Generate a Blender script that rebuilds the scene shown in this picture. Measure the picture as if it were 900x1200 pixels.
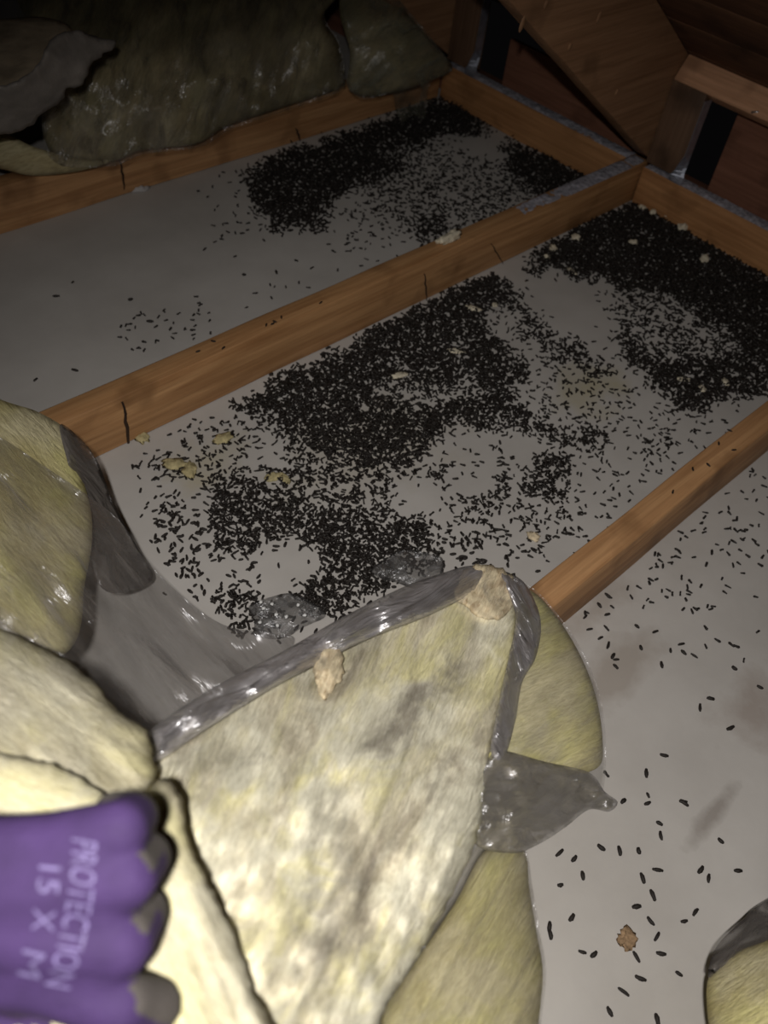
import bpy, bmesh, math, random
import numpy as np
from mathutils import Vector, Matrix, noise
from mathutils.geometry import delaunay_2d_cdt
from mathutils.bvhtree import BVHTree

for o in list(bpy.data.objects):
    bpy.data.objects.remove(o)
scene = bpy.context.scene
COL = scene.collection
random.seed(7)
rng = np.random.default_rng(11)

# ------------------------------------------------------------------ camera
F = 1015.0                                   # focal length in pixels of a 900 x 1200 frame
CAM = Vector((0.0, 0.0, 0.92))
R = Matrix(((0.72689923, 0.46120503, -0.50882946),
            (-0.67911817, 0.59286315, -0.43279532),
            (0.10205886, 0.66015392, 0.74416449)))   # camera axes in world axes
cd = bpy.data.cameras.new('camera')
cam = bpy.data.objects.new('camera', cd)
COL.objects.link(cam)
cd.sensor_fit = 'VERTICAL'
cd.sensor_height = 36.0
cd.lens = 36.0 * F / 1200.0
cd.clip_start = 0.01
cam.matrix_world = Matrix.Translation(CAM) @ R.to_4x4()
scene.camera = cam
cd.dof.use_dof = True
cd.dof.focus_distance = 0.98
cd.dof.aperture_fstop = 6.0

# ------------------------------------------------------------------ light
world = bpy.data.worlds.new('attic_dark')
scene.world = world
world.use_nodes = True
world.node_tree.nodes['Background'].inputs['Color'].default_value = (0.8, 0.75, 0.8, 1)
world.node_tree.nodes['Background'].inputs['Strength'].default_value = 0.002
ld = bpy.data.lights.new('head_torch', 'SPOT')      # the torch worn by whoever holds the phone
ld.energy = 39.0
ld.spot_size = math.radians(100)
ld.spot_blend = 1.0
ld.color = (1.0, 0.96, 0.9)
ld.shadow_soft_size = 0.012
lo = bpy.data.objects.new('head_torch', ld)
COL.objects.link(lo)
lo.location = CAM + R @ Vector((-0.014, 0.035, 0.13))
lo.rotation_euler = (R @ Vector((520 - 450.0, 600.0 - 790, -F))).to_track_quat('-Z', 'Y').to_euler()
vs = scene.view_settings
vs.view_transform = 'Standard'
vs.look = 'None'
vs.gamma = 1.0
vs.use_curve_mapping = False
vs.exposure = 0.0


# ------------------------------------------------------------------ geometry helpers
def ray(px, py):
    return R @ Vector((px - 450.0, 600.0 - py, -F))


def P(px, py, z=0.0):
    """the point at height z that lies on the sight line of a photograph pixel"""
    d = ray(px, py)
    return CAM + d * ((z - CAM.z) / d.z)


def PD(px, py, depth):
    return CAM + ray(px, py) * (depth / F)


Rn = np.array(R)


def project(pts):
    q = (np.asarray(pts) - np.array(CAM)) @ Rn
    return np.stack([450 + F * q[:, 0] / -q[:, 2], 600 - F * q[:, 1] / -q[:, 2]], 1)


def link(name, me, mats, parent=None, smooth=True):
    o = bpy.data.objects.new(name, me)
    COL.objects.link(o)
    for m in (mats if isinstance(mats, (list, tuple)) else [mats]):
        me.materials.append(m)
    if parent is not None:
        o.parent = parent
    if smooth:
        me.polygons.foreach_set('use_smooth', [True] * len(me.polygons))
    return o


def thing(name, label, cat, loc, group=None):
    o = bpy.data.objects.new(name, None)
    COL.objects.link(o)
    o.empty_display_size = 0.05
    o.location = loc
    tag(o, label, cat, group)
    return o


def tag(o, label, cat, group=None):
    o['label'] = label
    o['category'] = cat
    if group:
        o['group'] = group
    return o


def structure(o, label=None):
    o['kind'] = 'structure'
    if label:
        o['label'] = label
    return o


def box_bm(x0, x1, y0, y1, z0, z1, bevel=0.002, cuts=0, axis=0, wob=0.0, seed=0):
    bm = bmesh.new()
    bmesh.ops.create_cube(bm, size=1.0)
    for v in bm.verts:
        v.co = Vector((x0 + (v.co.x + .5) * (x1 - x0), y0 + (v.co.y + .5) * (y1 - y0), z0 + (v.co.z + .5) * (z1 - z0)))
    if bevel:
        bmesh.ops.bevel(bm, geom=bm.edges[:], offset=bevel, segments=2, affect='EDGES', profile=0.5)
    if cuts:
        es = [e for e in bm.edges if abs((e.verts[0].co - e.verts[1].co)[axis]) > 0.5 * ((x1 - x0), (y1 - y0), (z1 - z0))[axis]]
        bmesh.ops.subdivide_edges(bm, edges=es, cuts=cuts, use_grid_fill=False)
        for v in bm.verts:
            p = v.co.copy()
            t = p[axis] * 5.0 + seed * 7.1
            o = [0, 0, 0]
            for k in range(3):
                if k != axis:
                    o[k] = wob * noise.noise(Vector((t, k * 3.7, seed)))
            v.co += Vector(o)
    return bm


def bm_mesh(bm, name):
    me = bpy.data.meshes.new(name)
    bm.to_mesh(me)
    bm.free()
    return me


def tps(ctrl):
    c = np.array(ctrl, float)
    xy, z = c[:, :2] / 300.0, c[:, 2]
    n = len(c)

    def U(d2):
        return np.where(d2 > 1e-12, d2 * np.log(np.maximum(d2, 1e-12)) * .5, 0)
    K = U(((xy[:, None] - xy[None]) ** 2).sum(2)) + np.eye(n) * 0.02
    Q = np.hstack([np.ones((n, 1)), xy])
    A = np.block([[K, Q], [Q.T, np.zeros((3, 3))]])
    w = np.linalg.solve(A, np.concatenate([z, np.zeros(3)]))

    def f(p):
        p = np.asarray(p, float) / 300.0
        k = U(((p[:, None] - xy[None]) ** 2).sum(2))
        return k @ w[:n] + w[n] + p @ w[n + 1:]
    return f


def smooth_outline(pts, step, closed=True):
    pts = [Vector((a, b)) for a, b in pts]
    n = len(pts)
    out = []
    for i in range(n):
        p0, p1, p2, p3 = pts[i - 1], pts[i], pts[(i + 1) % n], pts[(i + 2) % n]
        k = max(1, int((p2 - p1).length / step))
        for j in range(k):
            t = j / k
            q = 0.5 * ((2 * p1) + (p2 - p0) * t + (2 * p0 - 5 * p1 + 4 * p2 - p3) * t * t + (3 * p1 - p0 - 3 * p2 + p3) * t ** 3)
            out.append((q.x, q.y))
    return out


def inside(pts, poly):
    p = np.asarray(pts, float)
    q = np.asarray(poly, float)
    x, y = p[:, 0], p[:, 1]
    r = np.zeros(len(p), bool)
    j = len(q) - 1
    for i in range(len(q)):
        xi, yi = q[i]
        xj, yj = q[j]
        c = ((yi > y) != (yj > y)) & (x < (xj - xi) * (y - yi) / (yj - yi + 1e-12) + xi)
        r ^= c
        j = i
    return r


def fold_value(px, py, spec, seed):
    """spec: (angle of the fold lines, wavelength along, wavelength across, ridged?)"""
    a, la, lc, ridged = spec
    ca, sa = math.cos(a), math.sin(a)
    u = (px * ca - py * sa) / la
    v = (px * sa + py * ca) / lc
    n = noise.noise(Vector((u, v, seed)))
    return (1 - 2.2 * abs(n)) if ridged else n


def soft(name, outline, ctrl, mat, parent, bulge=0.02, thick=0.05, rim=60, step=7, folds=(), angle=0.0,
         seed=1.0, sheet=False, fray=0.0, floor=0.003, smooth=True):
    """a soft closed body or a thin sheet: its plan is the outline, its height above the floor follows ctrl"""
    ol = smooth_outline(outline, step)
    if fray:
        cx = [(noise.noise(Vector((x / 9, y / 9, seed))) * fray, noise.noise(Vector((x / 9, y / 9, seed + 9))) * fray) for x, y in ol]
        ol = [(x + a, y + b) for (x, y), (a, b) in zip(ol, cx)]
    oa = np.array(ol)
    x0, y0 = oa.min(0)
    x1, y1 = oa.max(0)
    gx, gy = np.meshgrid(np.arange(x0, x1, step), np.arange(y0, y1, step * .87))
    gx = gx + (np.arange(gx.shape[0]) % 2)[:, None] * step * .5
    g = np.stack([gx.ravel(), gy.ravel()], 1) + rng.uniform(-.12, .12, (gx.size, 2)) * step
    g = g[inside(g, oa)]
    seg = np.roll(oa, -1, 0) - oa

    def dist(p):
        out = np.empty(len(p))
        for s in range(0, len(p), 2000):
            q = p[s:s + 2000]
            t = (((q[:, None] - oa[None]) * seg[None]).sum(2) / ((seg ** 2).sum(1) + 1e-9)[None]).clip(0, 1)
            dd = q[:, None] - (oa[None] + t[..., None] * seg[None])
            out[s:s + 2000] = np.sqrt((dd ** 2).sum(2)).min(1)
        return out
    g = g[dist(g) > step * .55]
    allp = [Vector((float(a), float(b))) for a, b in np.vstack([oa, g])]
    n0 = len(oa)
    res = delaunay_2d_cdt(allp, [(i, (i + 1) % n0) for i in range(n0)], [list(range(n0))], 1, 1e-4)
    v2 = np.array([(v.x, v.y) for v in res[0]])
    tris = [tuple(f) for f in res[2]]
    d = dist(v2)
    border = d < 1e-2
    t = np.clip(d / rim, 0, 1)
    prof = np.sqrt(np.maximum(0, 1 - (1 - t) ** 2))
    z = tps(ctrl)(v2)
    fold = np.zeros(len(v2))
    for sp, amp in folds:
        fold += amp * np.array([fold_value(x, y, sp, seed) for x, y in v2])
    base = parent.location if parent is not None else Vector((0, 0, 0))
    top, bot = [], []
    for i, (x, y) in enumerate(v2):
        dr = ray(x, y)
        dep = (max(z[i], .004) - CAM.z) / dr.z * F
        fd = fold[i] if sheet else fold[i] * min(1.0, prof[i] * 1.3 + .12)
        hi = dep - bulge * prof[i] - fd
        lo_ = hi + .0012 if sheet else dep + thick * prof[i] + (.0 if border[i] else .001)
        a = CAM + dr * (hi / F)
        b = CAM + dr * (max(lo_, hi + .0006) / F)
        if a.z < floor + .002:
            a = CAM + dr * ((floor + .002 - CAM.z) / dr.z)
        if b.z < floor:
            b = CAM + dr * ((floor - CAM.z) / dr.z)
        top.append(a - base)
        bot.append(b - base)
    n = len(v2)
    verts, faces, bi = list(top), [], list(range(n))
    for i in range(n):
        if border[i] and not sheet:
            bi[i] = i
        else:
            bi[i] = len(verts)
            verts.append(bot[i])
    area = sum((v2[t_[0]][0] * (v2[t_[1]][1] - v2[t_[2]][1]) + v2[t_[1]][0] * (v2[t_[2]][1] - v2[t_[0]][1]) + v2[t_[2]][0] * (v2[t_[0]][1] - v2[t_[1]][1])) for t_ in tris)
    cnt = {}
    for f in tris:
        f = f[::-1] if area > 0 else f           # pixel rows run downwards
        faces.append(f)
        faces.append(tuple(bi[k] for k in f[::-1]))
        if sheet:
            for k in range(3):
                e = (f[k], f[(k + 1) % 3])
                cnt[e] = cnt.get(e, 0) + 1
    if sheet:
        for (a, b) in list(cnt):
            if (b, a) not in cnt:
                faces.append((b, a, bi[a], bi[b]))
    me = bpy.data.meshes.new(name)
    me.from_pydata([tuple(v) for v in verts], [], faces)
    uvl = me.uv_layers.new(name='UVMap')
    uv = np.zeros((len(verts), 2))
    ca, sa = math.cos(angle), math.sin(angle)
    q = np.zeros((len(verts), 2))
    q[:n] = v2
    for i in range(n):
        q[bi[i]] = v2[i]
    uv[:, 0] = (q[:, 0] * ca - q[:, 1] * sa) / 1000
    uv[:, 1] = (q[:, 0] * sa + q[:, 1] * ca) / 1000
    li = np.empty(len(me.loops), int)
    me.loops.foreach_get('vertex_index', li)
    uvl.data.foreach_set('uv', uv[li].ravel())
    me.validate()
    return link(name, me, mat, parent, smooth)


# ------------------------------------------------------------------ materials
def new_mat(name):
    m = bpy.data.materials.new(name)
    m.use_nodes = True
    nt = m.node_tree
    return m, nt, nt.nodes, nt.links, nt.nodes['Principled BSDF']


def ramp(N, pts):
    r = N.new('ShaderNodeValToRGB')
    e = r.color_ramp.elements
    while len(e) > 1:
        e.remove(e[-1])
    e[0].position, e[0].color = pts[0][0], (*pts[0][1], 1)
    for p, c in pts[1:]:
        k = e.new(p)
        k.color = (*c, 1)
    return r


def noise_node(N, L, vec, scale, detail=4, rough=.55, dist=0.0):
    n = N.new('ShaderNodeTexNoise')
    n.inputs['Scale'].default_value = scale
    n.inputs['Detail'].default_value = detail
    n.inputs['Roughness'].default_value = rough
    n.inputs['Distortion'].default_value = dist
    L.new(vec, n.inputs['Vector'])
    return n


def mapping(N, L, src, scale, loc=(0, 0, 0), rot=(0, 0, 0)):
    m = N.new('ShaderNodeMapping')
    m.inputs['Scale'].default_value = scale
    m.inputs['Location'].default_value = loc
    m.inputs['Rotation'].default_value = rot
    L.new(src, m.inputs['Vector'])
    return m.outputs['Vector']


def mixc(N, L, fac, a, b):
    m = N.new('ShaderNodeMix')
    m.data_type = 'RGBA'
    if isinstance(fac, float):
        m.inputs[0].default_value = fac
    else:
        L.new(fac, m.inputs[0])
    for k, s in ((6, a), (7, b)):
        if isinstance(s, tuple):
            m.inputs[k].default_value = (*s, 1)
        else:
            L.new(s, m.inputs[k])
    return m.outputs[2]


def bump(N, L, bs, h, strength, dist):
    b = N.new('ShaderNodeBump')
    b.inputs['Strength'].default_value = strength
    b.inputs['Distance'].default_value = dist
    L.new(h, b.inputs['Height'])
    L.new(b.outputs['Normal'], bs.inputs['Normal'])
    return b


def wood(name, dark, light, axis=0, rough=.62, seed=0.0, knots=True):
    m, nt, N, L, bs = new_mat(name)
    tc = N.new('ShaderNodeTexCoord')
    sc = [26, 26, 26]
    sc[axis] = 1.6
    v = mapping(N, L, tc.outputs['Object'], sc, (seed, seed * 1.3, seed * .7))
    n1 = noise_node(N, L, v, 1.6, 6, .6, 1.2)
    sc2 = [150, 150, 150]
    sc2[axis] = 5
    v2 = mapping(N, L, tc.outputs['Object'], sc2, (seed, 0, 0))
    n2 = noise_node(N, L, v2, 1.0, 3, .6)
    r1 = ramp(N, [(.3, dark), (.5, tuple((a + b) / 2 for a, b in zip(dark, light))), (.72, light)])
    L.new(n1.outputs['Fac'], r1.inputs[0])
    r2 = ramp(N, [(.3, (.72, .7, .68)), (.65, (1, 1, 1))])
    L.new(n2.outputs['Fac'], r2.inputs[0])
    mm = N.new('ShaderNodeMix')
    mm.data_type = 'RGBA'
    mm.blend_type = 'MULTIPLY'
    mm.inputs[0].default_value = 1
    L.new(r1.outputs[0], mm.inputs[6])
    L.new(r2.outputs[0], mm.inputs[7])
    col = mm.outputs[2]
    v3 = mapping(N, L, tc.outputs['Object'], (1, 1, 1), (seed, 2 + seed, 0))
    n3 = noise_node(N, L, v3, 9, 3, .5)
    r3 = ramp(N, [(.56, (0, 0, 0)), (.72, (1, 1, 1))])
    L.new(n3.outputs['Fac'], r3.inputs[0])
    col = mixc(N, L, r3.outputs[0], col, tuple(c * .55 for c in dark))
    L.new(col, bs.inputs['Base Color'])
    bs.inputs['Roughness'].default_value = rough
    bs.inputs['Specular IOR Level'].default_value = .3
    bump(N, L, bs, n2.outputs['Fac'], .35, .0015)
    return m


def fibre(name, cols, dirt=.5, along=4.0, across=26.0, seed=0.0, rough=1.0, band=None):
    """glass wool: streaks along the batt, yellow and cream patches, grey dirt"""
    m, nt, N, L, bs = new_mat(name)
    uv = N.new('ShaderNodeUVMap').outputs['UV']
    v = mapping(N, L, uv, (along, across, 1), (seed, seed * 2.1, 0))
    n1 = noise_node(N, L, v, 1.0, 6, .62, .8)
    r1 = ramp(N, [(.36, cols[0]), (.47, cols[1]), (.6, cols[2])])
    L.new(n1.outputs['Fac'], r1.inputs[0])
    n4 = noise_node(N, L, mapping(N, L, uv, (along * 2.2, along * 2.6, 1), (seed, 3, 0)), 1.0, 4, .6, .4)
    r4 = ramp(N, [(.44, (0, 0, 0)), (.58, (1, 1, 1))])
    L.new(n4.outputs['Fac'], r4.inputs[0])
    col = mixc(N, L, r4.outputs[0], r1.outputs[0], cols[3])
    n2 = noise_node(N, L, mapping(N, L, uv, (along * 1.1, across * .8, 1), (seed + 5, seed, 0)), 1.0, 6, .66, .9)
    r2 = ramp(N, [(.5, (0, 0, 0)), (.68, (dirt, dirt, dirt))])
    L.new(n2.outputs['Fac'], r2.inputs[0])
    col = mixc(N, L, r2.outputs[0], col, (.25, .22, .18))
    if band:                                  # a long grey streak of soot in the wool
        sx = N.new('ShaderNodeSeparateXYZ')
        L.new(uv, sx.inputs[0])
        w = N.new('ShaderNodeMath')
        w.operation = 'MULTIPLY_ADD'
        L.new(n4.outputs['Fac'], w.inputs[0])
        w.inputs[1].default_value = .28
        L.new(sx.outputs['Y'], w.inputs[2])
        d_ = N.new('ShaderNodeMath')
        d_.operation = 'SUBTRACT'
        L.new(w.outputs[0], d_.inputs[0])
        d_.inputs[1].default_value = band[0] + .14
        ab = N.new('ShaderNodeMath')
        ab.operation = 'ABSOLUTE'
        L.new(d_.outputs[0], ab.inputs[0])
        mr = N.new('ShaderNodeMapRange')
        mr.inputs['From Min'].default_value = 0
        mr.inputs['From Max'].default_value = band[1]
        mr.inputs['To Min'].default_value = .75
        mr.inputs['To Max'].default_value = 0
        L.new(ab.outputs[0], mr.inputs['Value'])
        mu = N.new('ShaderNodeMath')
        mu.operation = 'MULTIPLY'
        L.new(mr.outputs['Result'], mu.inputs[0])
        rb = ramp(N, [(.38, (.15, .15, .15)), (.56, (1, 1, 1))])
        L.new(n2.outputs['Fac'], rb.inputs[0])
        L.new(rb.outputs[0], mu.inputs[1])
        col = mixc(N, L, mu.outputs[0], col, (.27, .24, .2))
    n6 = noise_node(N, L, mapping(N, L, uv, (90, 420, 1)), 1.0, 3, .6, .5)
    r6 = ramp(N, [(.38, (.8, .79, .76)), (.58, (1, 1, 1))])
    L.new(n6.outputs['Fac'], r6.inputs[0])
    mm = N.new('ShaderNodeMix')
    mm.data_type = 'RGBA'
    mm.blend_type = 'MULTIPLY'
    mm.inputs[0].default_value = 1
    L.new(col, mm.inputs[6])
    L.new(r6.outputs[0], mm.inputs[7])
    L.new(mm.outputs[2], bs.inputs['Base Color'])
    bs.inputs['Roughness'].default_value = rough
    bs.inputs['Specular IOR Level'].default_value = .05
    n3 = noise_node(N, L, mapping(N, L, uv, (22, 110, 1)), 1.0, 6, .68, 1.2)
    bump(N, L, bs, n3.outputs['Fac'], .6, .005)
    return m


def film(name, col, alpha, rough=.24, bstr=.5, wl=(14, 60), spec=.6, bdist=.014):
    """thin polythene: part see-through, part milky, with a sharp sheen"""
    m, nt, N, L, bs = new_mat(name)
    N.remove(bs)
    uv = N.new('ShaderNodeUVMap').outputs['UV']
    n1 = noise_node(N, L, mapping(N, L, uv, (wl[0], wl[1], 1)), 1.0, 4, .55, 1.6)
    n2 = noise_node(N, L, mapping(N, L, uv, (wl[0] * .8, wl[1] * .8, 1), (3, 1, 0)), 1.0, 5, .6, 1.0)
    r = ramp(N, [(.42, (alpha * .35,) * 3), (.56, (alpha,) * 3), (.68, (min(1, alpha * 3),) * 3)])  # milky opacity; its pale streaks also paint in highlights along the wrinkles
    L.new(n2.outputs['Fac'], r.inputs[0])
    tr = N.new('ShaderNodeBsdfTransparent')
    df = N.new('ShaderNodeBsdfDiffuse')
    df.inputs['Color'].default_value = (*col, 1)
    gl_ = N.new('ShaderNodeBsdfGlossy')
    gl_.inputs['Roughness'].default_value = rough
    gl_.inputs['Color'].default_value = (.95, .95, 1, 1)
    bp = N.new('ShaderNodeBump')
    bp.inputs['Strength'].default_value = bstr
    bp.inputs['Distance'].default_value = bdist
    L.new(n1.outputs['Fac'], bp.inputs['Height'])
    for x in (df, gl_):
        L.new(bp.outputs['Normal'], x.inputs['Normal'])
    m1 = N.new('ShaderNodeMixShader')
    L.new(r.outputs[0], m1.inputs[0])
    L.new(tr.outputs[0], m1.inputs[1])
    L.new(df.outputs[0], m1.inputs[2])
    m2 = N.new('ShaderNodeMixShader')
    m2.inputs[0].default_value = .14 * spec
    L.new(m1.outputs[0], m2.inputs[1])
    L.new(gl_.outputs[0], m2.inputs[2])
    L.new(m2.outputs[0], N['Material Output'].inputs['Surface'])
    return m


def plain(name, col, rough=.7, metal=0.0, spec=.4, var=.25, scale=40, bstr=.2, bdist=.002):
    m, nt, N, L, bs = new_mat(name)
    tc = N.new('ShaderNodeTexCoord').outputs['Object']
    n = noise_node(N, L, tc, scale, 4)
    r = ramp(N, [(.3, tuple(c * (1 - var) for c in col)), (.7, tuple(min(1, c * (1 + var)) for c in col))])
    L.new(n.outputs['Fac'], r.inputs[0])
    L.new(r.outputs[0], bs.inputs['Base Color'])
    bs.inputs['Roughness'].default_value = rough
    bs.inputs['Metallic'].default_value = metal
    bs.inputs['Specular IOR Level'].default_value = spec
    bump(N, L, bs, n.outputs['Fac'], bstr, bdist)
    return m


W_JOIST = wood('joist_pine', (.40, .20, .088), (.64, .37, .18), 0, .6, 0)
W_JOIST_B = wood('joist_pine_b', (.36, .18, .075), (.56, .32, .15), 0, .6, 3)
W_BLOCK = wood('block_pine', (.36, .17, .07), (.52, .27, .12), 1, .6, 5)
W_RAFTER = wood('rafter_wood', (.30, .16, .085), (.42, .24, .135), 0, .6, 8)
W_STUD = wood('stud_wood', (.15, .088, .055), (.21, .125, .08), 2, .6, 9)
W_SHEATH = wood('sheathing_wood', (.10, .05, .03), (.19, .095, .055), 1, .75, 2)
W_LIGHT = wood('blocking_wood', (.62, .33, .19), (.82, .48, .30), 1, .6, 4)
W_BOARD = wood('baffle_wood', (.22, .095, .06), (.30, .14, .09), 1, .7, 6)
M_DUST = plain('dust', (.36, .35, .40), .95, 0, .1, .45, 120, .8, .004)
M_DROP = plain('dropping', (.018, .014, .012), .55, 0, .35, .5, 300, .3, .001)
M_SPLIT = plain('split_dark', (.03, .015, .008), .9)
M_METAL = plain('galvanised', (.45, .48, .58), .35, .8, .5, .2, 60, .1)
M_NAIL = plain('nail_steel', (.7, .7, .72), .3, .9)
M_TUFT = plain('tuft_cream', (.62, .56, .44), 1, 0, .1, .25, 120, .8, .004)
M_TAN = plain('torn_facing', (.60, .50, .35), .95, 0, .1, .35, 90, .9, .004)
M_CRUMB = plain('crumb_brown', (.30, .2, .12), .9, 0, .2, .3, 150, .8, .003)
FIB = fibre('fibreglass_centre', [(.56, .50, .38), (.82, .76, .58), (.86, .80, .46), (.90, .86, .69)], .7, 5, 13, 1, band=(.812, .045))
FIB_PALE = fibre('fibreglass_pale', [(.50, .45, .31), (.62, .57, .40), (.66, .61, .36), (.66, .62, .48)], .5, 4, 14, 4)
FIB_YEL = fibre('fibreglass_yellow', [(.72, .63, .32), (.84, .76, .40), (.90, .84, .38), (.88, .80, .52)], .3, 4, 16, 7)
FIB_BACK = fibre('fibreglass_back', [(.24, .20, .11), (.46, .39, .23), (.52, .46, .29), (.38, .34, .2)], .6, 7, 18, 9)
FIB_TAN = fibre('torn_facing', [(.34, .25, .15), (.58, .47, .32), (.66, .57, .40), (.70, .60, .42)], .8, 30, 60, 2)
FILM = film('poly_grey', (.42, .385, .36), .15, .29, 1.0, (5, 30), 1.0, .02)
FILM_BAND = film('poly_band', (.33, .31, .32), .7, .36, .8, (12, 46), 2.4)
FILM_CLEAR = film('poly_clear', (.6, .57, .5), .05, .29, 1.0, (8, 30), .8, .02)
FILM_DARK = film('poly_dark', (.15, .135, .125), .8, .35, .5, (14, 40), .4)
FILM_FLAP = film('poly_flap', (.27, .245, .2), .65, .38, .6, (26, 34), 2.0)


def drywall():
    m, nt, N, L, bs = new_mat('drywall_paper')
    tc = N.new('ShaderNodeTexCoord').outputs['Object']
    n1 = noise_node(N, L, tc, 5, 5, .6)
    r1 = ramp(N, [(.3, (.43, .405, .385)), (.7, (.53, .505, .485))])
    L.new(n1.outputs['Fac'], r1.inputs[0])
    col = r1.outputs[0]
    # water and urine stains: own shapes on the paper
    wob = noise_node(N, L, tc, 16, 4, .6)

    def spot(cx, cy, rx, ry, c, hard=.35, amt=.7):
        nonlocal col
        v = mapping(N, L, tc, (1 / rx, 1 / ry, 0), (-cx / rx, -cy / ry, 0))
        ln = N.new('ShaderNodeVectorMath')
        ln.operation = 'LENGTH'
        L.new(v, ln.inputs[0])
        ad = N.new('ShaderNodeMath')
        ad.operation = 'MULTIPLY_ADD'
        L.new(wob.outputs['Fac'], ad.inputs[0])
        ad.inputs[1].default_value = 2.4
        L.new(ln.outputs['Value'], ad.inputs[2])
        rr = ramp(N, [(.0, (1, 1, 1)), (.5, (1, 1, 1)), (1.0, (0, 0, 0))])
        mr = N.new('ShaderNodeMapRange')
        mr.inputs['From Min'].default_value = 2.2 - hard
        mr.inputs['From Max'].default_value = 2.2
        mr.inputs['To Min'].default_value = amt
        mr.inputs['To Max'].default_value = 0
        L.new(ad.outputs[0], mr.inputs['Value'])
        col = mixc(N, L, mr.outputs['Result'], col, c)
    for (px, py, rx, ry, c, am) in [(715, 790, .10, .045, (.27, .22, .18), .5), (880, 830, .07, .05, (.25, .19, .16), .5),
                                    (690, 455, .09, .07, (.42, .37, .22), .6), (230, 545, .09, .05, (.42, .37, .24), .55),
                                    (840, 948, .07, .012, (.2, .17, .15), .6), (520, 165, .22, .04, (.33, .31, .3), .4),
                                    (690, 720, .12, .03, (.28, .23, .19), .45), (430, 520, .2, .12, (.40, .35, .26), .35)]:
        p = P(px, py)
        spot(p.x, p.y, rx, ry, c, .8, am)
    L.new(col, bs.inputs['Base Color'])
    bs.inputs['Roughness'].default_value = .9
    bs.inputs['Specular IOR Level'].default_value = .2
    n2 = noise_node(N, L, tc, 160, 3)
    bump(N, L, bs, n2.outputs['Fac'], .12, .001)
    return m


M_FLOOR = drywall()

# ------------------------------------------------------------------ the setting
fl = link('floor', bm_mesh(box_bm(-1.2, 1.80, -1.2, 3.6, -.013, 0, 0), 'floor'), M_FLOOR, None, False)
structure(fl, 'grey drywall ceiling board seen from above between the joists')

JW, JH = .038, .089


def joist(y0, x0, x1, label, mat, seed):
    t = thing('ceiling_joist', label, 'joist', (x0, y0 + JW / 2, 0), None)
    b = box_bm(0, x1 - x0, -JW / 2, JW / 2, .0005, JH, .0025, 60, 0, .0022, seed)
    link('beam', bm_mesh(b, 'beam'), mat, t)
    return t


jA = joist(1.47, -.9, 1.69, 'dark orange wooden joist running below the back row of wrapped insulation', W_JOIST, 1)
jB = joist(.868, -.9, 1.712, 'wooden joist with a vertical dark split and a dusty far end between two littered bays', W_JOIST_B, 2)
jC = joist(.245, -.9, 1.69, 'orange wooden joist with a clean top that disappears under the torn insulation batt', W_JOIST, 3)


def groove(parent, a, b, w, name='split', mat=M_SPLIT, proud=.0012, axis=1):
    """a narrow dark crack laid along a polyline on a joist side"""
    bm = bmesh.new()
    pts = []
    for k in range(9):
        t = k / 8
        p = Vector(a).lerp(Vector(b), t)
        p.x += noise.noise(Vector((t * 4, 3, w * 100))) * .006
        pts.append(p)
    rings = []
    for k, p in enumerate(pts):
        ww = w * (.35 + .65 * math.sin(math.pi * min(1, max(.08, k / 8))))
        rings.append([bm.verts.new(p + Vector((sx * ww, -sy * proud, 0))) for sx, sy in ((-1, 0), (-.5, 1), (.5, 1), (1, 0))])
    for r0, r1 in zip(rings, rings[1:]):
        for i in range(3):
            bm.faces.new((r0[i], r0[i + 1], r1[i + 1], r1[i]))
    bmesh.ops.recalc_face_normals(bm, faces=bm.faces[:])
    return link(name, bm_mesh(bm, name), mat, parent)


def onY(px, py, Y):
    d = ray(px, py)
    return CAM + d * (Y / d.y)


sa, sb = onY(143, 470, .867), onY(152, 532, .867)
groove(jB, sa - jB.location, sb - jB.location, .0028)
for (a, b, w) in (((497, 320), (500, 352), .002), ((575, 285), (590, 310), .0016)):
    groove(jB, onY(*a, .867) - jB.location, onY(*b, .867) - jB.location, w)
sa, sb = onY(140, 188, 1.469), onY(146, 222, 1.469)
groove(jA, sa - jA.location, sb - jA.location, .0025)
groove(jA, onY(346, 150, 1.469) - jA.location, onY(352, 166, 1.469) - jA.location, .003)


def lumps(name, parent, area, n, h, mat, seed, ext=1.0):
    """a patchy crust of dust lying on a flat top: x0,x1,y0,y1,z relative to the parent"""
    x0, x1, y0, y1, z = area
    r = random.Random(seed)
    nx, ny = max(4, int((x1 - x0) / .006)), max(4, int((y1 - y0) / .006))
    bm = bmesh.new()
    grid = []
    for i in range(nx + 1):
        row = []
        for j in range(ny + 1):
            x, y = x0 + (x1 - x0) * i / nx, y0 + (y1 - y0) * j / ny
            e = min(i, nx - i, j, ny - j)
            nz = noise.noise(Vector((x * 40, y * 40, seed))) * .5 + noise.noise(Vector((x * 110, y * 110, seed))) * .35 + .35
            row.append(bm.verts.new((x, y, z + (.0004 if e == 0 else max(.0004, h * nz)))))
        grid.append(row)
    for i in range(nx):
        for j in range(ny):
            bm.faces.new((grid[i][j], grid[i + 1][j], grid[i + 1][j + 1], grid[i][j + 1]))
    o = link(name, bm_mesh(bm, name), mat, parent)
    o['kind'] = 'stuff'
    return o


lumps('dust_crust', jB, (1.30 + .9, 1.708 + .9, -.0175, .0175, JH), 0, .006, M_DUST, 3)

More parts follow.
